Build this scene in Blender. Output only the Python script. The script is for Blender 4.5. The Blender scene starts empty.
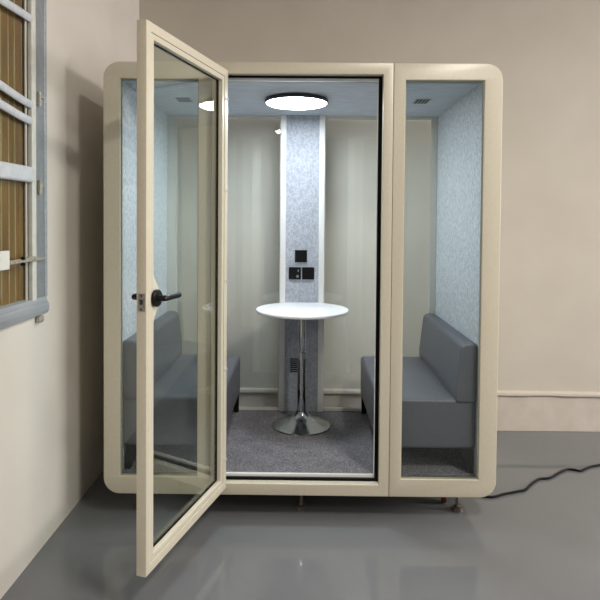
import bpy, bmesh, math, random
from mathutils import Matrix, Vector
random.seed(3)
D = bpy.data
scene = bpy.context.scene
COL = scene.collection
PI = math.pi

# ------------------------------------------------------------------ helpers
def link(o, parent=None):
    COL.objects.link(o)
    if parent is not None:
        o.parent = parent
    return o

def tag(o, label=None, cat=None, group=None, kind=None):
    if label: o['label'] = label
    if cat: o['category'] = cat
    if group: o['group'] = group
    if kind: o['kind'] = kind
    return o

def empty(name, loc=(0, 0, 0), rz=0.0):
    o = D.objects.new(name, None)
    o.location = loc
    o.rotation_euler = (0, 0, rz)
    o.empty_display_size = .1
    COL.objects.link(o)
    return o

def obj(name, bm, mat, parent=None, smooth=False, inv=None):
    """link a bmesh as one object; inv = matrix taking world coords to the parent's frame"""
    if inv is not None:
        bmesh.ops.transform(bm, matrix=inv, verts=bm.verts)
    bmesh.ops.recalc_face_normals(bm, faces=bm.faces)
    me = D.meshes.new(name)
    bm.to_mesh(me); bm.free()
    mats = mat if isinstance(mat, (list, tuple)) else [mat]
    for m in mats: me.materials.append(m)
    if smooth:
        for p in me.polygons: p.use_smooth = True
        try:
            me.set_sharp_from_angle(angle=math.radians(38))
        except Exception:
            pass
    o = D.objects.new(name, me)
    return link(o, parent)

def box(bm, x0, x1, y0, y1, z0, z1, bev=0.0, seg=2, mi=0, M=None):
    r = bmesh.ops.create_cube(bm, size=1.0)
    vs = r['verts']
    bmesh.ops.scale(bm, vec=(x1 - x0, y1 - y0, z1 - z0), verts=vs)
    bmesh.ops.translate(bm, vec=((x0 + x1) / 2, (y0 + y1) / 2, (z0 + z1) / 2), verts=vs)
    fs = set(f for v in vs for f in v.link_faces)
    if bev > 0:
        es = set(e for v in vs for e in v.link_edges)
        rb = bmesh.ops.bevel(bm, geom=list(es), offset=bev, segments=seg, profile=.5, affect='EDGES')
        vs = list(set(v for f in rb['faces'] for v in f.verts) | set(v for v in vs if v.is_valid))
        fs = set(f for v in vs for f in v.link_faces)
    for f in fs: f.material_index = mi
    if M is not None:
        bmesh.ops.transform(bm, matrix=M, verts=vs)
    return vs

def lathe(bm, prof, cx=0, cy=0, seg=48, mi=0, M=None):
    """prof: list of (r, z)"""
    rings = []
    new = []
    for r, z in prof:
        if r < 1e-6:
            v = bm.verts.new((cx, cy, z)); rings.append([v]); new.append(v)
        else:
            ring = [bm.verts.new((cx + r * math.cos(2 * PI * k / seg), cy + r * math.sin(2 * PI * k / seg), z)) for k in range(seg)]
            rings.append(ring); new += ring
    for a, b in zip(rings, rings[1:]):
        for k in range(seg):
            k2 = (k + 1) % seg
            if len(a) == 1 and len(b) == 1: continue
            if len(a) == 1: f = bm.faces.new((a[0], b[k], b[k2]))
            elif len(b) == 1: f = bm.faces.new((a[k], a[k2], b[0]))
            else: f = bm.faces.new((a[k], a[k2], b[k2], b[k]))
            f.material_index = mi
    if M is not None:
        bmesh.ops.transform(bm, matrix=M, verts=new)
    return new

def tube(bm, pts, r, seg=12, flat=1.0, cap=True):
    """tube along points; flat scales the section across"""
    pts = [Vector(p) for p in pts]
    rings = []
    for i, p in enumerate(pts):
        t = (pts[min(i + 1, len(pts) - 1)] - pts[max(i - 1, 0)]).normalized()
        up = Vector((0, 0, 1)) if abs(t.z) < .9 else Vector((1, 0, 0))
        s = t.cross(up).normalized(); u = s.cross(t).normalized()
        rr = r[i] if isinstance(r, (list, tuple)) else r
        rings.append([bm.verts.new(p + (s * math.cos(2 * PI * k / seg) * flat + u * math.sin(2 * PI * k / seg)) * rr) for k in range(seg)])
    for a, b in zip(rings, rings[1:]):
        for k in range(seg):
            bm.faces.new((a[k], a[(k + 1) % seg], b[(k + 1) % seg], b[k]))
    if cap:
        bm.faces.new(rings[0]); bm.faces.new(list(reversed(rings[-1])))

def rounded(x0, x1, z0, z1, r, corners='abcd', n=10):
    """outline, corners a=bottom-left b=bottom-right c=top-right d=top-left get radius r"""
    pts = []
    for key, cx, cz, a0 in (('a', x0, z0, PI), ('b', x1, z0, 1.5 * PI), ('c', x1, z1, 0), ('d', x0, z1, .5 * PI)):
        if key in corners and r > 0:
            ox = cx + (r if cx == x0 else -r); oz = cz + (r if cz == z0 else -r)
            for k in range(n + 1):
                a = a0 + .5 * PI * k / n
                pts.append((ox + r * math.cos(a), oz + r * math.sin(a)))
        else:
            pts.append((cx, cz))
    return pts

def plate_bm(outer, holes, y0, y1, bev=0.0, mi=0):
    """solid plate in the XZ plane with holes, from y0 to y1, small bevelled edges"""
    cu = D.curves.new('tmp', 'CURVE')
    cu.dimensions = '2D'; cu.fill_mode = 'BOTH'
    for loop in [outer] + holes:
        sp = cu.splines.new('POLY')
        sp.points.add(len(loop) - 1)
        for p, (x, z) in zip(sp.points, loop): p.co = (x, z, 0, 1)
        sp.use_cyclic_u = True
    th = y1 - y0
    cu.extrude = max(th / 2 - bev, 1e-4)
    cu.bevel_depth = bev; cu.bevel_resolution = 2 if bev > 0 else 0
    cu.offset = -bev
    o = D.objects.new('tmp', cu); COL.objects.link(o)
    bpy.context.view_layer.update()
    me = D.meshes.new_from_object(o.evaluated_get(bpy.context.evaluated_depsgraph_get()))
    D.objects.remove(o); D.curves.remove(cu)
    bm = bmesh.new(); bm.from_mesh(me); D.meshes.remove(me)
    bmesh.ops.remove_doubles(bm, verts=bm.verts, dist=1e-5)
    M = Matrix(((1, 0, 0, 0), (0, 0, -1, (y0 + y1) / 2), (0, 1, 0, 0), (0, 0, 0, 1)))
    bmesh.ops.transform(bm, matrix=M, verts=bm.verts)
    for f in bm.faces: f.material_index = mi
    return bm

def rect(x0, x1, z0, z1):
    return [(x0, z0), (x1, z0), (x1, z1), (x0, z1)]

# ------------------------------------------------------------------ materials
def nt(name):
    m = D.materials.new(name); m.use_nodes = True
    t = m.node_tree
    b = t.nodes['Principled BSDF']
    return m, t, b

def N(t, kind, **kw):
    n = t.nodes.new(kind)
    for k, v in kw.items():
        if k.startswith('i_'):
            n.inputs[k[2:].replace('_', ' ')].default_value = v
        else: setattr(n, k, v)
    return n

def noise_mix(t, scale, c0, c1, lo=.35, hi=.65, detail=4, stretch=None, dist=0):
    tc = N(t, 'ShaderNodeTexCoord')
    mp = N(t, 'ShaderNodeMapping')
    if stretch: mp.inputs['Scale'].default_value = stretch
    t.links.new(tc.outputs['Object'], mp.inputs['Vector'])
    no = N(t, 'ShaderNodeTexNoise'); no.inputs['Scale'].default_value = scale
    no.inputs['Detail'].default_value = detail; no.inputs['Distortion'].default_value = dist
    t.links.new(mp.outputs[0], no.inputs['Vector'])
    cr = N(t, 'ShaderNodeValToRGB')
    cr.color_ramp.elements[0].position = lo; cr.color_ramp.elements[1].position = hi
    cr.color_ramp.elements[0].color = (*c0, 1); cr.color_ramp.elements[1].color = (*c1, 1)
    t.links.new(no.outputs['Fac'], cr.inputs['Fac'])
    return mp, no, cr

def bump(t, b, src, strength=.2, dist=.002):
    bp = N(t, 'ShaderNodeBump'); bp.inputs['Strength'].default_value = strength; bp.inputs['Distance'].default_value = dist
    t.links.new(src, bp.inputs['Height']); t.links.new(bp.outputs[0], b.inputs['Normal'])
    return bp

def simple(name, c, rough=.5, metal=0, spec=.5, coat=0):
    m, t, b = nt(name)
    b.inputs['Base Color'].default_value = (*c, 1)
    b.inputs['Roughness'].default_value = rough; b.inputs['Metallic'].default_value = metal
    b.inputs['Specular IOR Level'].default_value = spec
    b.inputs['Coat Weight'].default_value = coat
    return m

def varied(name, c0, c1, scale, rough=.5, metal=0, spec=.5, bs=0, bd=.001, lo=.35, hi=.65, detail=4, stretch=None, dist=0):
    m, t, b = nt(name)
    mp, no, cr = noise_mix(t, scale, c0, c1, lo, hi, detail, stretch, dist)
    t.links.new(cr.outputs[0], b.inputs['Base Color'])
    b.inputs['Roughness'].default_value = rough; b.inputs['Metallic'].default_value = metal
    b.inputs['Specular IOR Level'].default_value = spec
    if bs: bump(t, b, no.outputs['Fac'], bs, bd)
    return m

def glass(name, tint, rough=0.0, boost=1.0):
    """thin pane: straight-through light with a tint, mirror reflection by the Fresnel law on either face"""
    m = D.materials.new(name); m.use_nodes = True
    t = m.node_tree; t.nodes.clear()
    out = N(t, 'ShaderNodeOutputMaterial'); mix = N(t, 'ShaderNodeMixShader')
    tr = N(t, 'ShaderNodeBsdfTransparent'); tr.inputs[0].default_value = (*tint, 1)
    gl = N(t, 'ShaderNodeBsdfGlossy'); gl.inputs['Roughness'].default_value = rough
    gl.inputs[0].default_value = (.95, .98, .96, 1)
    geo = N(t, 'ShaderNodeNewGeometry'); fr = N(t, 'ShaderNodeFresnel')
    mr = N(t, 'ShaderNodeMapRange')
    mr.inputs['To Min'].default_value = 1.5; mr.inputs['To Max'].default_value = 1 / 1.5
    t.links.new(geo.outputs['Backfacing'], mr.inputs['Value'])
    t.links.new(mr.outputs[0], fr.inputs['IOR'])
    mu = N(t, 'ShaderNodeMath', operation='MULTIPLY', use_clamp=True); mu.inputs[1].default_value = boost
    t.links.new(fr.outputs[0], mu.inputs[0])
    t.links.new(mu.outputs[0], mix.inputs[0])
    t.links.new(tr.outputs[0], mix.inputs[1]); t.links.new(gl.outputs[0], mix.inputs[2])
    t.links.new(mix.outputs[0], out.inputs['Surface'])
    return m

WALL = varied('wall_paint', (.60, .55, .485), (.635, .585, .52), 2.2, rough=.75, spec=.25, bs=.12, bd=.002)
WALLL = varied('left_wall_paint_brightened', (.67, .625, .57), (.71, .665, .615), 2.2, rough=.75, spec=.25, bs=.12, bd=.002)  # same paint as the back wall, lightened so the left wall looks brighter lit
WALLD = varied('wall_paint_dimmed', (.10, .095, .09), (.13, .12, .11), 2.2, rough=.8, spec=.2)  # darkened for the unseen front wall, to weaken pane reflections and bounce light
PLINTH = varied('plinth_paint', (.60, .535, .475), (.66, .60, .545), 7, rough=.6, spec=.3, bs=.3, bd=.004)
CEILM = simple('ceiling_paint', (.70, .67, .63), .9)
def floor_mat():
    m, t, b = nt('floor_epoxy')
    mp, no, cr = noise_mix(t, .9, (.138, .145, .154), (.178, .184, .192), .3, .7, 5)
    t.links.new(cr.outputs[0], b.inputs['Base Color'])
    n2 = N(t, 'ShaderNodeTexNoise'); n2.inputs['Scale'].default_value = 3.0; n2.inputs['Detail'].default_value = 3
    t.links.new(mp.outputs[0], n2.inputs['Vector'])
    mr = N(t, 'ShaderNodeMapRange'); mr.inputs['To Min'].default_value = .03; mr.inputs['To Max'].default_value = .10
    t.links.new(n2.outputs['Fac'], mr.inputs['Value']); t.links.new(mr.outputs[0], b.inputs['Roughness'])
    n3 = N(t, 'ShaderNodeTexNoise'); n3.inputs['Scale'].default_value = 14; n3.inputs['Detail'].default_value = 2
    t.links.new(mp.outputs[0], n3.inputs['Vector'])
    bump(t, b, n3.outputs['Fac'], .025, .004)
    b.inputs['Specular IOR Level'].default_value = .5
    return m
FLOOR = floor_mat()
BEIGE = varied('cream_powder_coat', (.605, .555, .445), (.63, .58, .465), 60, rough=.34, spec=.5, bs=.02, bd=.0005)
BLACK = simple('black_rubber', (.003, .003, .003), .6, spec=.15)
DARK = simple('underframe_black', (.02, .02, .02), .6)
ALU = simple('aluminium_strip', (.84, .84, .82), .4, metal=.0)
WHITE = simple('white_trim', (.64, .63, .605), .45)
REARF = simple('rear_frame_grey_white', (.56, .55, .50), .45)
def felt_mat(name, c0, c1):
    m, t, b = nt(name)
    mp, no, cr = noise_mix(t, 75, c0, c1, .42, .58, 5, (1, 1, .6), 1.0)
    t.links.new(cr.outputs[0], b.inputs['Base Color'])
    b.inputs['Roughness'].default_value = .95; b.inputs['Specular IOR Level'].default_value = .1
    bump(t, b, no.outputs['Fac'], .5, .003)
    return m
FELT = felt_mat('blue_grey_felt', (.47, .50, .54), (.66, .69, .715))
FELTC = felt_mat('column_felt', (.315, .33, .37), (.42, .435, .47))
CEILFELT = varied('ceiling_felt', (.52, .56, .61), (.62, .655, .70), 30, rough=.95, spec=.1, bs=.3, bd=.002, detail=5, stretch=(.35, 1.6, 1))
def carpet_mat():
    m, t, b = nt('grey_carpet')
    mp, no, cr = noise_mix(t, 230, (.085, .08, .088), (.50, .48, .505), .36, .70, 3)
    n2 = N(t, 'ShaderNodeTexNoise'); n2.inputs['Scale'].default_value = 9
    t.links.new(mp.outputs[0], n2.inputs['Vector'])
    mx = N(t, 'ShaderNodeMix', data_type='RGBA', blend_type='MULTIPLY'); mx.inputs[0].default_value = .5
    t.links.new(cr.outputs[0], mx.inputs[6]); t.links.new(n2.outputs['Fac'], mx.inputs[7])
    t.links.new(mx.outputs[2], b.inputs['Base Color'])
    b.inputs['Roughness'].default_value = 1; b.inputs['Specular IOR Level'].default_value = .05
    bump(t, b, no.outputs['Fac'], .8, .004)
    return m
CARPET = carpet_mat()
LEATHER = varied('grey_leatherette', (.102, .106, .126), (.116, .120, .142), 90, rough=.45, spec=.45, bs=.12, bd=.0008)
LEG = simple('black_leg', (.006, .006, .006), .5, spec=.25)
CHROME = simple('chrome', (.50, .51, .52), .06, metal=1)
CHROMEB = simple('chrome_base', (.36, .37, .38), .10, metal=1)
TOPW = simple('white_table_laminate', (.86, .86, .87), .32)
SOCK = simple('black_socket', (.003, .003, .003), .5, spec=.2)
SOCKMARK = simple('socket_insert_grey', (.16, .16, .17), .4)
RIM = simple('lamp_rim', (.03, .03, .035), .4)
HANDLE = simple('handle_black', (.004, .004, .004), .38, spec=.25)
STEEL = varied('brushed_steel', (.22, .21, .19), (.34, .32, .29), 120, rough=.38, metal=.9)
SCREW = simple('screw_dark', (.05, .05, .05), .35, metal=.8)
GREYAL = varied('window_grey_aluminium', (.28, .30, .335), (.32, .34, .37), 25, rough=.4, metal=.25)
SILLM = varied('sill_grey', (.36, .385, .43), (.43, .455, .50), 12, rough=.4, metal=.2, stretch=(1, .2, 6))
BARM = varied('guard_bar_paint', (.56, .59, .65), (.66, .68, .72), 30, rough=.45)
STILEM = varied('window_stile_paint', (.62, .61, .56), (.70, .69, .64), 20, rough=.5)
LATCHM = varied('old_latch_metal', (.34, .31, .26), (.52, .49, .43), 50, rough=.45, metal=.3)
WHITEP = simple('white_plastic', (.80, .79, .75), .45)
CORD = simple('cord_black', (.003, .003, .003), .6, spec=.2)
SEALM = simple('window_seal_grey', (.30, .30, .25), .5)
FOOT = simple('foot_metal', (.16, .13, .11), .4, metal=.7)
RED = simple('red_caster_wheel', (.16, .035, .022), .45)
GLASS_F = glass('window_glass', (.965, .985, .98))
GLASS_D = glass('door_glass', (.955, .98, .965))
GLASS_R = glass('rear_glass', (.98, 1, 1))
GLASS_W = glass('casement_glass', (.93, .95, .92))
def emit(name, c, s):
    m = D.materials.new(name); m.use_nodes = True
    t = m.node_tree; t.nodes.clear()
    o = N(t, 'ShaderNodeOutputMaterial'); e = N(t, 'ShaderNodeEmission')
    e.inputs[0].default_value = (*c, 1); e.inputs[1].default_value = s
    t.links.new(e.outputs[0], o.inputs['Surface'])
    return m
LAMP = emit('lamp_diffuser_glow', (.84, .935, 1.0), 58.0)
def slat_mat():
    """brown vertical slats with thin pale joints"""
    m, t, b = nt('brown_slats')
    mp, no, cr = noise_mix(t, 5, (.13, .050, .006), (.31, .14, .020), .3, .7, 6, (1, 1.0, .35), .6)
    t.links.new(cr.outputs[0], b.inputs['Base Color'])
    b.inputs['Roughness'].default_value = .42
    return m
SLAT = slat_mat()
JOINT = varied('slat_joint', (.40, .30, .10), (.62, .50, .26), 6, rough=.4)

# ------------------------------------------------------------------ room
XL, YB, XR, YF, ZC = -1.202, 1.326, 7.6, -5.2, 3.5
def struct(name, bm, mat, parent=None):
    o = obj(name, bm, mat, parent)
    if parent is None: o['kind'] = 'structure'
    return o
bm = bmesh.new(); box(bm, XL - .2, XR + .1, YF - .1, YB + .2, -.1, 0); struct('floor', bm, FLOOR)
bm = bmesh.new(); box(bm, XL - .2, XR + .1, YF - .1, YB + .2, ZC, ZC + .1); struct('ceiling', bm, CEILM)
bm = bmesh.new(); box(bm, XL - .2, XR + .1, YB, YB + .1, 0, ZC); struct('wall_back', bm, WALL)
bm = bmesh.new(); box(bm, XL - .2, XR + .1, YF - .1, YF, 0, ZC); struct('wall_front', bm, WALLD)
bm = bmesh.new(); box(bm, XR, XR + .1, YF, YB, 0, ZC); struct('wall_right', bm, WALL)
WY0, WY1, WZ0, WZ1 = -1.45, -.222, 1.10, 2.78      # window opening
bm = bmesh.new()
box(bm, XL - .1, XL, WY1, YB, 0, ZC)
box(bm, XL - .1, XL, YF, WY0, 0, ZC)
box(bm, XL - .1, XL, WY0, WY1, 0, WZ0)
box(bm, XL - .1, XL, WY0, WY1, WZ1, ZC)
bmesh.ops.remove_doubles(bm, verts=bm.verts, dist=1e-5)
struct('wall_left', bm, WALLL)

# plinth with a projecting cap on the back wall
bm = bmesh.new()
n = 90
# lower board, slightly uneven face
prof = [(.0, .0), (.012, .0), (.013, .262), (.0, .264)]
box(bm, XL, XR, YB - .010, YB - .0005, 0, .262, .002, 1)
struct('baseboard_back', bm, PLINTH)
bm = bmesh.new()
rings = []
for i in range(n + 1):
    x = XL + (XR - XL) * i / n
    w = .0016 * math.sin(i * 1.7) + .0014 * math.sin(i * .63 + 1)
    sl = -.004 * max(0, (min(x, 3) - 1.5))
    pr = [(YB - .0005, .264), (YB - .024 + w, .264 + w), (YB - .028 + w, .270 + w), (YB - .026 + w, .286), (YB - .018, .293), (YB - .0005, .297)]
    rings.append([bm.verts.new((x, y, z + sl)) for y, z in pr])
for a, b_ in zip(rings, rings[1:]):
    for k in range(6): bm.faces.new((a[k], a[(k + 1) % 6], b_[(k + 1) % 6], b_[k]))
bm.faces.new(rings[0]); bm.faces.new(list(reversed(rings[-1])))
struct('trim_1', bm, WALL)

# ------------------------------------------------------------------ left wall window
win = empty('window_1', (XL, -.8, WZ0)); win['kind'] = 'structure'
WI = Matrix.Translation((-XL, .8, -WZ0))
# grey outer frame (side jambs and head) with pale outer bead
bm = bmesh.new()
for y0, y1 in ((WY1 - .100, WY1), (WY0, WY0 + .118)):
    box(bm, XL - .075, XL + .004, y0, y1, WZ0, WZ1, .003, 1)
box(bm, XL - .075, XL + .004, WY0 + .118, WY1 - .100, WZ1 - .10, WZ1, .003, 1)
obj('frame', bm, GREYAL, win, inv=WI)
bm = bmesh.new()
box(bm, XL - .002, XL + .009, WY1 - .016, WY1 + .012, WZ0 + .075, WZ1 + .012, .004, 2)
box(bm, XL - .002, XL + .009, WY0 - .012, WY0 + .016, WZ0 + .075, WZ1 + .012, .004, 2)
box(bm, XL - .002, XL + .009, WY0 + .016, WY1 - .016, WZ1 - .016, WZ1 + .012, .004, 2)
obj('bead', bm, SILLM, win, inv=WI)
# off white sash: stile, far stile, top rail, slim inner stile
S0, S1 = WY0 + .118, WY1 - .100
bm = bmesh.new()
box(bm, XL - .012, XL + .010, S1 - .040, S1, WZ0 + .03, WZ1 - .10, .004, 2)
box(bm, XL - .012, XL + .010, S0, S0 + .038, WZ0 + .03, WZ1 - .10, .004, 2)
box(bm, XL - .012, XL + .010, S0 + .038, S1 - .040, WZ1 - .14, WZ1 - .10, .004, 2)
obj('sash', bm, STILEM, win, inv=WI)
bm = bmesh.new()
box(bm, XL - .016, XL - .006, S1 - .062, S1 - .052, WZ0 + .03, WZ1 - .14, .003, 1)
obj('inner_stile', bm, REARF, win, inv=WI)
# wide middle rail and bowed guard bars
bm = bmesh.new()
box(bm, XL - .012, XL + .018, S0 + .038, S1 - .036, 1.700, 1.770, .012, 3)
obj('rail', bm, BARM, win, inv=WI)
for zc, bow in ((2.422, -.018), (2.046, .042), (1.973, .038)):
    bm = bmesh.new()
    pts = []
    for k in range(25):
        u = k / 24
        y = (S1 - .036) + (S0 + .038 - S1 + .036) * u
        # flattens towards the stile, rises towards the middle of the window
        pts.append((XL + .002, y, zc + bow * math.sin(PI * u) ** 1.6))
    tube(bm, pts, .018, 10, .7)
    obj('guard_bar', bm, BARM, win, smooth=True, inv=WI)
# pane
bm = bmesh.new(); box(bm, XL - .0215, XL - .0185, S0 + .002, S1 - .002, WZ0 + .05, WZ1 - .14)
obj('pane', bm, GLASS_W, win, inv=WI)
# sill: thick rounded grey rail projecting into the room
bm = bmesh.new()
pr = [(-.09, 1.098), (.010, 1.098), (.018, 1.103), (.022, 1.116), (.023, 1.132), (.020, 1.150), (.014, 1.156), (.013, 1.166), (.008, 1.178), (-.09, 1.186)]
ra = []
for y in (WY0 - .01, WY1 - .004):
    ra.append([bm.verts.new((XL + px, y, z)) for px, z in pr])
for k in range(len(pr)): bm.faces.new((ra[0][k], ra[0][(k + 1) % len(pr)], ra[1][(k + 1) % len(pr)], ra[1][k]))
bm.faces.new(ra[0]); bm.faces.new(list(reversed(ra[1])))
obj('sill', bm, SILLM, win, inv=WI)
# small bracket under the sill
bm = bmesh.new()
box(bm, XL + .0, XL + .024, -.325, -.275, 1.066, 1.097, .010, 3)
obj('bracket', bm, LATCHM, win, inv=WI)
# latch bar with clamp, white catch block
bm = bmesh.new()
box(bm, XL + .014, XL + .022, -.600, -.320, 1.352, 1.370, .003, 1)
box(bm, XL + .012, XL + .020, -.320, -.250, 1.350, 1.362, .003, 1)
box(bm, XL + .0, XL + .016, -.405, -.340, 1.350, 1.374, .003, 1)
obj('latch_bar', bm, LATCHM, win, inv=WI)
bm = bmesh.new()
for z in (1.348, 1.372):
    lathe(bm, [(0, -.006), (.009, -.006), (.010, 0), (.007, .006), (0, .007)], seg=16, M=Matrix.Translation((XL + .024, -.480, z)))
obj('latch_screw', bm, BLACK, win, inv=WI)
bm = bmesh.new()
box(bm, XL + .012, XL + .030, -.690, -.600, 1.336, 1.412, .004, 2)
obj('catch_block', bm, WHITEP, win, inv=WI)
for zc in (2.078, 1.680):
    bm = bmesh.new()
    box(bm, XL + .004, XL + .014, -.305, -.270, zc - .022, zc + .030, .002, 1)
    lathe(bm, [(0, -.03), (.006, -.03), (.006, .036), (0, .036)], seg=12, M=Matrix.Translation((XL + .015, -.300, zc)))
    box(bm, XL + .010, XL + .020, -.296, -.258, zc + .010, zc + .016, .001, 1)
    obj('hinge', bm, LATCHM, win, inv=WI)
# slatted screen behind the glass
bm = bmesh.new()
y = S1 - .002; k = 0
while y > S0 + .06:
    w = .058 + .006 * math.sin(k * 2.3)
    y0 = y - w + .005
    box(bm, XL - .044 + .003 * (k % 2), XL - .030 + .003 * (k % 2), y0, y, WZ0 + .004, WZ1 - .01, .004, 2, 0)
    box(bm, XL - .034, XL - .026, y0 - .005, y0, WZ0 + .004, WZ1 - .01, .0015, 1, 1)
    y -= w; k += 1
box(bm, XL - .052, XL - .046, S0 - .0 , S1 - .0, WZ0 + .004, WZ1 - .01, 0, 1, 0)
o = obj('slatted_screen', bm, [SLAT, JOINT])
tag(o, 'brown vertical slatted screen behind the barred window on the left wall', 'window screen')

# ------------------------------------------------------------------ booth
W2 = 1.0033; ZB, ZT = .1342, 2.3342; YD = 1.125
XI, ZFL, ZCE = .922, .219, 2.256
booth = empty('meeting_booth', (0, 0, 0))
tag(booth, 'cream framed meeting booth with open glass door standing on the grey floor', 'office booth')
def part(name, bm, mat, smooth=False, parent=None, inv=None):
    return obj(name, bm, mat, parent or booth, smooth, inv)

# outer shell: rounded rectangular sleeve
part('outer_shell', plate_bm(rounded(-W2, W2, ZB, ZT, .082), [rect(-.955, .955, ZB + .045, ZT - .038)], .046, YD, .004), BEIGE, True)
# front panels
part('side_front_panel', plate_bm(rounded(-W2, -.4585, ZB, ZT, .082, 'ad'), [rect(-.919, -.523, .225, 2.250)], 0, .045, .004), BEIGE, True)
part('side_front_panel', plate_bm(rounded(.4585, W2, ZB, ZT, .082, 'bc'), [rect(.518, .9135, .225, 2.250)], 0, .045, .004), BEIGE, True)
part('door_frame', plate_bm(rect(-.457, .457, ZB, ZT), [rect(-.410, .4065, .193, 2.277)], 0.001, .046, .003), BEIGE, True)
part('gasket', plate_bm(rect(-.440, .440, .1815, 2.292), [rect(-.397, .389, .2065, 2.266)], .0465, .058, 0), BLACK)
part('inner_trim', plate_bm(rect(-.440, .440, .1815, 2.292), [rect(-.394, .3865, .2205, 2.2545)], .0585, .075, .001), ALU)
# window panes with a slim dark seal
for x0, x1 in ((-.919, -.523), (.518, .9135)):
    s = part('window_seal', plate_bm(rect(x0 + .0005, x1 - .0005, .2255, 2.2495), [rect(x0 + .004, x1 - .004, .229, 2.2455)], .012, .030, 0), SEALM)
    bm = bmesh.new(); box(bm, x0 + .004, x1 - .004, .017, .025, .229, 2.2455)
    part('window_pane', bm, GLASS_F)
# base, floor, ceiling, side linings
bm = bmesh.new(); box(bm, -.954, .954, .047, YD - .01, ZB + .046, .207); part('floor_deck', bm, DARK)
bm = bmesh.new(); box(bm, -.952, .952, .076, YD - .02, .2075, ZFL, .003, 1); part('carpet', bm, CARPET)
bm = bmesh.new()
box(bm, -.954, .954, .047, 1.09, ZCE, ZT - .039, 0)
box(bm, -.91, .91, .076, .10, ZCE - .006, ZCE - .0002, .001, 1)
part('ceiling_panel', bm, CEILFELT)
for s in (-1, 1):
    bm = bmesh.new()
    a, b_ = sorted((s * (XI if s > 0 else XI + .010), s * .954)); box(bm, a, b_, .047, 1.09, ZFL + .0005, ZCE - .0005)
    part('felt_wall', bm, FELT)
    # underside rails and feet
# rear wall: frame, two panes, centre service column
rf = part('rear_frame', plate_bm(rect(-.931, .921, ZFL + .0005, ZCE - .0005),
     [rect(-.866, -.158, ZFL + .020, ZCE - .020), rect(.158, .880, ZFL + .020, ZCE - .020)], 1.060, 1.088, .002), REARF)
for x0, x1 in ((-.866, -.158), (.158, .880)):
    bm = bmesh.new(); box(bm, x0, x1, 1.070, 1.078, ZFL + .020, ZCE - .020); part('rear_pane', bm, GLASS_R)
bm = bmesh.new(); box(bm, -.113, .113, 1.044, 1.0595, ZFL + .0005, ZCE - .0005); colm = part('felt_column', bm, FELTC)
for s in (-1, 1):
    bm = bmesh.new(); a, b_ = sorted((s * .1132, s * .151)); box(bm, a, b_, 1.036, 1.0595, ZFL + .0005, ZCE - .0005, .003, 2); part('column_trim', bm, WHITE)
bm = bmesh.new(); box(bm, -.150, .150, 1.0885, 1.12, ZFL, ZCE, .002, 1); part('column_back', bm, BEIGE)
# sockets
def socket(x0, z0, marks):
    bm = bmesh.new(); box(bm, x0, x0 + .083, 1.032, 1.0438, z0, z0 + .083, .003, 2)
    s = part('wall_socket', bm, SOCK)
    if marks:
        bm = bmesh.new()
        R90 = Matrix.Rotation(PI / 2, 4, 'X')
        lathe(bm, [(0, 0), (.0095, 0), (.0095, .0012), (0, .0012)], seg=20, M=Matrix.Translation((x0 + .060, 1.0318, z0 + .021)) @ R90)
        obj('socket_insert', bm, SOCKMARK, s)
        bm = bmesh.new()
        box(bm, x0 + .060, x0 + .070, 1.0306, 1.0318, z0 + .052, z0 + .068, 0)
        obj('socket_switch', bm, SOCKMARK, s)
socket(-.049, 1.253, False); socket(-.090, 1.135, True); socket(.001, 1.135, False)
# grille low on the column
bm = bmesh.new()
for k in range(7):
    z = .495 + k * .0145
    box(bm, -.075, .035, 1.036, 1.0438, z, z + .0055, .001, 1)
part('vent_grille', bm, BLACK)
# ceiling vents
for x0, x1 in ((.662, .750), (-.752, -.664)):
    bm = bmesh.new()
    box(bm, x0, x1, .482, .608, ZCE - .004, ZCE - .0003, .001, 1, 0)
    for i in range(4):
        for j in range(6):
            xx = x0 + .008 + i * .0195; yy = .490 + j * .0195
            box(bm, xx, xx + .012, yy, yy + .012, ZCE - .0048, ZCE - .0039, 0, 1, 1)
    part('ceiling_vent', bm, [GREYAL, BLACK])
# round ceiling lamp
bm = bmesh.new()
LX, LY = -.038, .515
lathe(bm, [(0, ZCE - .001), (.178, ZCE - .001), (.187, ZCE - .006), (.188, ZCE - .021), (.184, ZCE - .026), (.179, ZCE - .026), (.178, ZCE - .018), (0, ZCE - .018)], LX, LY, 72)
lampo = part('ceiling_lamp', bm, RIM, True)
bm = bmesh.new()
lathe(bm, [(0, ZCE - .019), (.1772, ZCE - .019), (.1772, ZCE - .025), (.170, ZCE - .030), (0, ZCE - .033)], LX, LY, 72)
obj('diffuser', bm, LAMP, lampo)
# feet: levelling feet and castors
for x in (-.86, .01, .845):
    for y in (.14, .98):
        bm = bmesh.new()
        box(bm, x - .035, x + .035, y - .03, y + .03, ZB - .012, ZB, .003, 1)
        lathe(bm, [(0, ZB - .01), (.009, ZB - .01), (.009, .030), (.012, .022), (.028, .016), (.030, 0.0005), (0, .0005)], x, y, 24)
        part('levelling_foot', bm, FOOT, True)
for x in (-.80, .79):
    for y in (.22, .95):
        bm = bmesh.new()
        box(bm, x - .028, x + .028, y - .028, y + .028, ZB - .008, ZB, .002, 1)
        box(bm, x - .019, x - .015, y - .020, y + .020, .030, ZB - .007, .001, 1)
        box(bm, x + .015, x + .019, y - .020, y + .020, .030, ZB - .007, .001, 1)
        c = part('castor', bm, STEEL)
        bm = bmesh.new()
        lathe(bm, [(0, -.013), (.020, -.013), (.034, -.010), (.0365, 0), (.034, .010), (.020, .013), (0, .013)], seg=28,
              M=Matrix.Translation((x, y, .037)) @ Matrix.Rotation(PI / 2, 4, 'Y'))
        obj('wheel', bm, RED, c, True)

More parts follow.
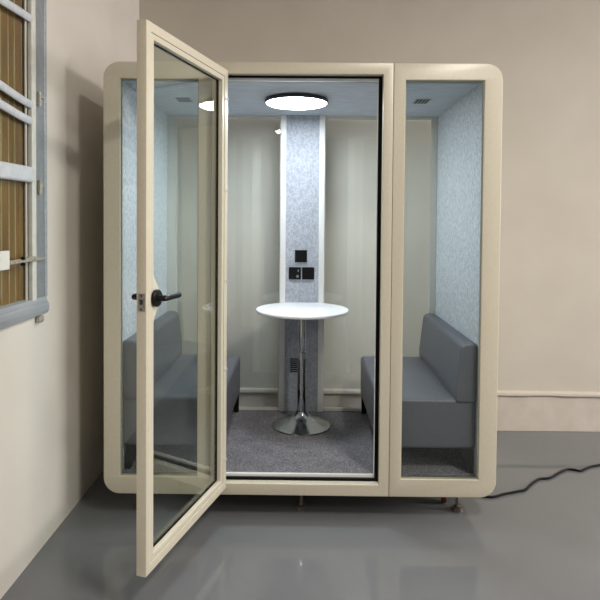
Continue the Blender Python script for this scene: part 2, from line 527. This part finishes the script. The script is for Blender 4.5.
# ------------------------------------------------------------------ door leaf (open)
HX, HY = -.3725, -.012
FX, FY = -.5776, -.756
ux, uy = FX - HX, FY - HY
Ld = math.hypot(ux, uy); ux /= Ld; uy /= Ld
# local axes: x along the leaf from the hinge, y = out of the face away from the camera side, z up
nx, ny = -(-uy), -(ux)   # placeholder, fixed below
nx, ny = uy, -ux         # face normal pointing to world left
if nx > 0: nx, ny = -nx, -ny
DM = Matrix(((ux, nx, 0, HX), (uy, ny, 0, HY), (0, 0, 1, 0), (0, 0, 0, 1)))
DZ0, DZ1 = .176, 2.288
TH = .042
def door_obj(name, bm, mat, parent, smooth=False):
    bmesh.ops.transform(bm, matrix=DM, verts=bm.verts)
    return obj(name, bm, mat, parent, smooth)
leaf = door_obj('door', plate_bm(rect(0, Ld, DZ0, DZ1), [rect(.036, Ld - .036, DZ0 + .036, DZ1 - .036)], 0, TH, .002), BEIGE, booth, True)
leaf['label'] = 'open glass door leaf swung towards the camera'
door_obj('glazing_bead', plate_bm(rect(.0370, Ld - .0370, DZ0 + .0370, DZ1 - .0370), [rect(.060, Ld - .060, DZ0 + .060, DZ1 - .060)], .003, TH - .003, .003), BEIGE, leaf, True)
door_obj('seal', plate_bm(rect(.0605, Ld - .0605, DZ0 + .0605, DZ1 - .0605), [rect(.0625, Ld - .0625, DZ0 + .0625, DZ1 - .0625)], .024, .038, 0), BLACK, leaf)
bm = bmesh.new(); box(bm, .062, Ld - .062, .028, .034, DZ0 + .062, DZ1 - .064)
door_obj('door_pane', bm, GLASS_D, leaf)
# edge groove line on the free edge is the latch plate
bm = bmesh.new()
box(bm, Ld - .001, Ld + .0025, .006, .034, 1.195, 1.262, .002, 1, 0)
box(bm, Ld + .002, Ld + .006, .013, .027, 1.220, 1.240, .002, 1, 1)
for z in (1.203, 1.254):
    box(bm, Ld + .002, Ld + .0035, .016, .024, z - .004, z + .004, .001, 1, 1)
door_obj('latch_plate', bm, [STEEL, SCREW], leaf)
# lock housing: bowed plate behind the handle
HZ, HU = 1.238, Ld - .072
for side in (0, 1):
    pts = []
    n = 22
    outl = [(Ld - .058, HZ - .115)]
    for k in range(n + 1):
        a = -1 + 2 * k / n
        outl.append((Ld - .060 - .050 * (math.cos(a * PI) * .5 + .5) ** .8, HZ + a * .100))
    outl += [(Ld - .058, HZ + .115)]
    y0, y1 = ((.0045, .0175) if side == 0 else (.0265, TH - .0045))
    door_obj('lock_housing', plate_bm(outl, [], y0, y1, .001), BEIGE, leaf, True)
# lever handles on both faces
def lever(sign):
    """sign -1: on the face seen by the camera (local y<0), +1: on the far face"""
    y0 = 0.0 if sign < 0 else TH
    bm = bmesh.new()
    R90 = Matrix.Rotation(PI / 2 if sign < 0 else -PI / 2, 4, 'X')
    T = Matrix.Translation((HU + .004, y0, HZ))
    lathe(bm, [(0, 0), (.033, 0), (.034, .003), (.034, .010), (.031, .013), (.014, .014), (.0125, .018), (.0115, .036 if sign < 0 else .050), (0, .038 if sign < 0 else .052)], seg=36, M=T @ R90)
    ye = y0 + sign * (.040 if sign < 0 else .056)
    pts = [(HU + .004, ye - sign * .012, HZ), (HU + .002, ye - sign * .004, HZ), (HU - .006, ye, HZ), (HU - .03, ye + sign * .001, HZ), (HU - .075, ye + sign * .002, HZ), (HU - .112, ye + sign * .0, HZ)]
    tube(bm, pts, [.0115, .0118, .0118, .0115, .0112, .0112], 16)
    return bm
door_obj('handle', lever(-1), HANDLE, leaf, True)
door_obj('handle', lever(1), HANDLE, leaf, True)
# hinges: small knuckles along the hinge stile
for z in (2.142, 1.688, 1.234, .789, .329):
    bm = bmesh.new()
    lathe(bm, [(0, -.006), (.0045, -.006), (.005, 0), (.0045, .006), (0, .006)], seg=14, M=Matrix.Translation((.012, -.003, z)))
    box(bm, .006, .034, -.0025, .0005, z - .006, z + .006, .001, 1)
    door_obj('hinge', bm, REARF, leaf)

# ------------------------------------------------------------------ benches
def profile_prism(bm, prof, y0, y1, r_end=.02, nseg=4):
    """closed (x,z) profile swept along y with softly rounded ends"""
    cx = sum(p[0] for p in prof) / len(prof); cz = sum(p[1] for p in prof) / len(prof)
    xs = [p[0] for p in prof]; zs = [p[1] for p in prof]
    hx = (max(xs) - min(xs)) / 2; hz = (max(zs) - min(zs)) / 2
    rings = []
    st = []
    for k in range(nseg + 1):
        a = .5 * PI * k / nseg
        st.append((y0 + r_end * (1 - math.sin(a)), r_end * (1 - math.cos(a))))
    st = list(reversed(st))  # from inset 0?? ordered below
    seq = []
    for k in range(nseg + 1):
        a = .5 * PI * k / nseg
        seq.append((y0 + r_end * (1 - math.cos(a)), r_end * (1 - math.sin(a))))
    seq2 = [(y0 + y1 - y, i) for y, i in reversed(seq)]
    for y, ins in seq + seq2:
        sx = (hx - ins) / hx; sz = (hz - ins) / hz
        rings.append([bm.verts.new((cx + (x - cx) * sx, y, cz + (z - cz) * sz)) for x, z in prof])
    n = len(prof)
    for a, b_ in zip(rings, rings[1:]):
        for k in range(n): bm.faces.new((a[k], a[(k + 1) % n], b_[(k + 1) % n], b_[k]))
    bm.faces.new(rings[0]); bm.faces.new(list(reversed(rings[-1])))

def round_poly(pts, rads, n=6):
    out = []
    m = len(pts)
    for i in range(m):
        p = Vector(pts[i]); a = Vector(pts[i - 1]); b_ = Vector(pts[(i + 1) % m]); r = rads[i]
        u = (a - p).normalized(); v = (b_ - p).normalized()
        P0 = p + u * r; P2 = p + v * r
        for k in range(n + 1):
            t = k / n
            q = P0 * (1 - t) ** 2 + p * 2 * t * (1 - t) + P2 * t * t
            out.append((q.x, q.y))
    return out

def make_bench(s, label):
    """s=+1 the bench by the right wall, -1 the left one"""
    dx0 = 0.0 if s > 0 else -.010
    X0 = .661 * s + dx0
    root = empty('bench', (X0, .56, ZFL))
    tag(root, label, 'bench', 'facing benches inside the booth')
    I = Matrix.Translation((-X0, -.56, -ZFL))
    def P(pts): return [(x * s + dx0, z) for x, z in pts]
    bm = bmesh.new()
    pr = round_poly(P([(.410, .352), (.408, .612), (.9205, .612), (.9205, .352)]), [.012, .028, .012, .012])
    profile_prism(bm, pr, .080, 1.040, .016)
    obj('seat', bm, LEATHER, root, True, I)
    bm = bmesh.new()
    pr = round_poly(P([(.814, .600), (.806, .65), (.836, .910), (.9200, .910), (.9200, .600)]), [.010, .02, .034, .022, .008])
    profile_prism(bm, pr, .067, 1.042, .014, 5)
    obj('backrest', bm, LEATHER, root, True, I)
    # tapered legs
    for xa, xb in ((.450, .430), (.872, .900)):
        for ya, yb in ((.125, .108), (1.000, 1.022)):
            bm = bmesh.new()
            top = [bm.verts.new((xa * s + dx0 + dx * .036, ya + dy * .026, .3525)) for dx, dy in ((-1, -1), (1, -1), (1, 1), (-1, 1))]
            bot = [bm.verts.new((xb * s + dx0 + dx * .013, yb + dy * .013, ZFL + .0005)) for dx, dy in ((-1, -1), (1, -1), (1, 1), (-1, 1))]
            for k in range(4): bm.faces.new((top[k], top[(k + 1) % 4], bot[(k + 1) % 4], bot[k]))
            bm.faces.new(top); bm.faces.new(list(reversed(bot)))
            obj('leg', bm, LEG, root, inv=I)
make_bench(1, 'dark grey upholstered bench against the booth wall behind the right window')
make_bench(-1, 'dark grey upholstered bench against the left booth wall, seen through the open door glass')

# ------------------------------------------------------------------ table
TX, TY, TZ = .005, .774, .975
tab = empty('table', (TX, TY, ZFL))
tag(tab, 'round white pedestal table with chrome stem and trumpet base on the booth carpet', 'table')
I = Matrix.Translation((-TX, -TY, -ZFL))
bm = bmesh.new()
lathe(bm, [(0, TZ - .022), (.285, TZ - .022), (.293, TZ - .019), (.2965, TZ - .012), (.2965, TZ - .006), (.293, TZ - .001), (.290, TZ), (0, TZ)], TX, TY, 96)
obj('tabletop', bm, TOPW, tab, True, I)
bm = bmesh.new()
lathe(bm, [(0, TZ - .0225), (.10, TZ - .0225), (.10, TZ - .028), (.03, TZ - .040), (.0, TZ - .040)], TX, TY, 48)
obj('top_plate', bm, CHROME, tab, True, I)
bm = bmesh.new()
lathe(bm, [(0, TZ - .0405), (.0225, TZ - .0405), (.0225, .700), (.0265, .697), (.0275, .690), (.0275, .318), (0, .318)], TX, TY, 48)
obj('stem', bm, CHROME, tab, True, I)
bm = bmesh.new()
pr = [(0, ZFL + .0005), (.187, ZFL + .0005), (.1885, ZFL + .004), (.187, ZFL + .008), (.165, ZFL + .017), (.135, ZFL + .0285), (.105, ZFL + .0395), (.080, ZFL + .050), (.060, ZFL + .062), (.047, ZFL + .076), (.039, ZFL + .088), (.034, ZFL + .0985), (0, ZFL + .0985)]
lathe(bm, pr, TX, TY, 96)
obj('base', bm, CHROMEB, tab, True, I)

# ------------------------------------------------------------------ power cord on the floor
pts0 = [(.80, .50), (.90, .36), (1.05, 0.276), (1.16, 0.315), (1.245, 0.347), (1.292, 0.366), (1.343, 0.424), (1.393, 0.476), (1.436, 0.511), (1.502, 0.526), (1.596, 0.604), (1.662, 0.648), (1.706, 0.642), (1.735, 0.630), (1.822, 0.689), (1.9, 0.721), (2.02, .79), (2.15, .80), (2.35, .92), (2.6, 1.08), (2.75, 1.26)]
def catmull(ps, n=8):
    out = []
    for i in range(len(ps) - 1):
        p0 = Vector(ps[max(i - 1, 0)]); p1 = Vector(ps[i]); p2 = Vector(ps[i + 1]); p3 = Vector(ps[min(i + 2, len(ps) - 1)])
        for k in range(n):
            t = k / n
            out.append(.5 * ((2 * p1) + (-p0 + p2) * t + (2 * p0 - 5 * p1 + 4 * p2 - p3) * t * t + (-p0 + 3 * p1 - 3 * p2 + p3) * t ** 3))
    out.append(Vector(ps[-1])); return out
bm = bmesh.new()
tube(bm, [(p.x, p.y, .0072) for p in catmull(pts0)], .0068, 10)
o = obj('power_cord', bm, CORD, None, True)
tag(o, 'thin black power cord snaking over the grey floor from under the booth', 'cord')

# ------------------------------------------------------------------ lights
def area(name, loc, target, sx, sy, power, col):
    l = D.lights.new(name, 'AREA'); l.shape = 'RECTANGLE'; l.size = sx; l.size_y = sy
    l.energy = power; l.color = col
    o = D.objects.new(name, l); COL.objects.link(o); o.location = loc
    d = Vector(target) - Vector(loc)
    o.rotation_euler = d.to_track_quat('-Z', 'Y').to_euler()
    return o
area('right_window_daylight', (7.4, -.45, 2.4), (0, -.45, 1.2), 1.6, 1.8, 300, (1, .98, .95))
area('overhead_light', (1.38, -2.2, 3.4), (1.38, -2.2, 0), .25, .7, 80, (1, .945, .87))
area('overhead_light', (2.9, -3.95, 3.44), (2.9, -3.95, 0), .3, .9, 62, (1, .955, .89))  # added fill light, not a known fixture; lifts left wall and lower frame

w = D.worlds.new('world'); scene.world = w; w.use_nodes = True
w.node_tree.nodes['Background'].inputs[0].default_value = (.5, .5, .5, 1)
w.node_tree.nodes['Background'].inputs[1].default_value = .05

# ------------------------------------------------------------------ camera
cam = D.cameras.new('camera'); cam.sensor_fit = 'HORIZONTAL'; cam.sensor_width = 36
cam.lens = 579.4539 * 36 / 600
cam.shift_y = (234.4281 - 300) / 600
cam.clip_start = .05
co = D.objects.new('camera', cam); COL.objects.link(co)
r = Vector((0.99993264, 0.00831588, 0.00809702)); f = Vector((-0.00809702, 0.99961078, -0.02669683)); u = Vector((-0.00831588, 0.02662947, 0.99961078))
co.matrix_world = Matrix(((r.x, u.x, -f.x, .017), (r.y, u.y, -f.y, -2.9267), (r.z, u.z, -f.z, 1.5491), (0, 0, 0, 1)))
scene.camera = co

vs = scene.view_settings
scene.display_settings.display_device = 'sRGB'
vs.view_transform = 'Standard'; vs.look = 'None'; vs.gamma = 1; vs.exposure = 0.0
vs.use_curve_mapping = False
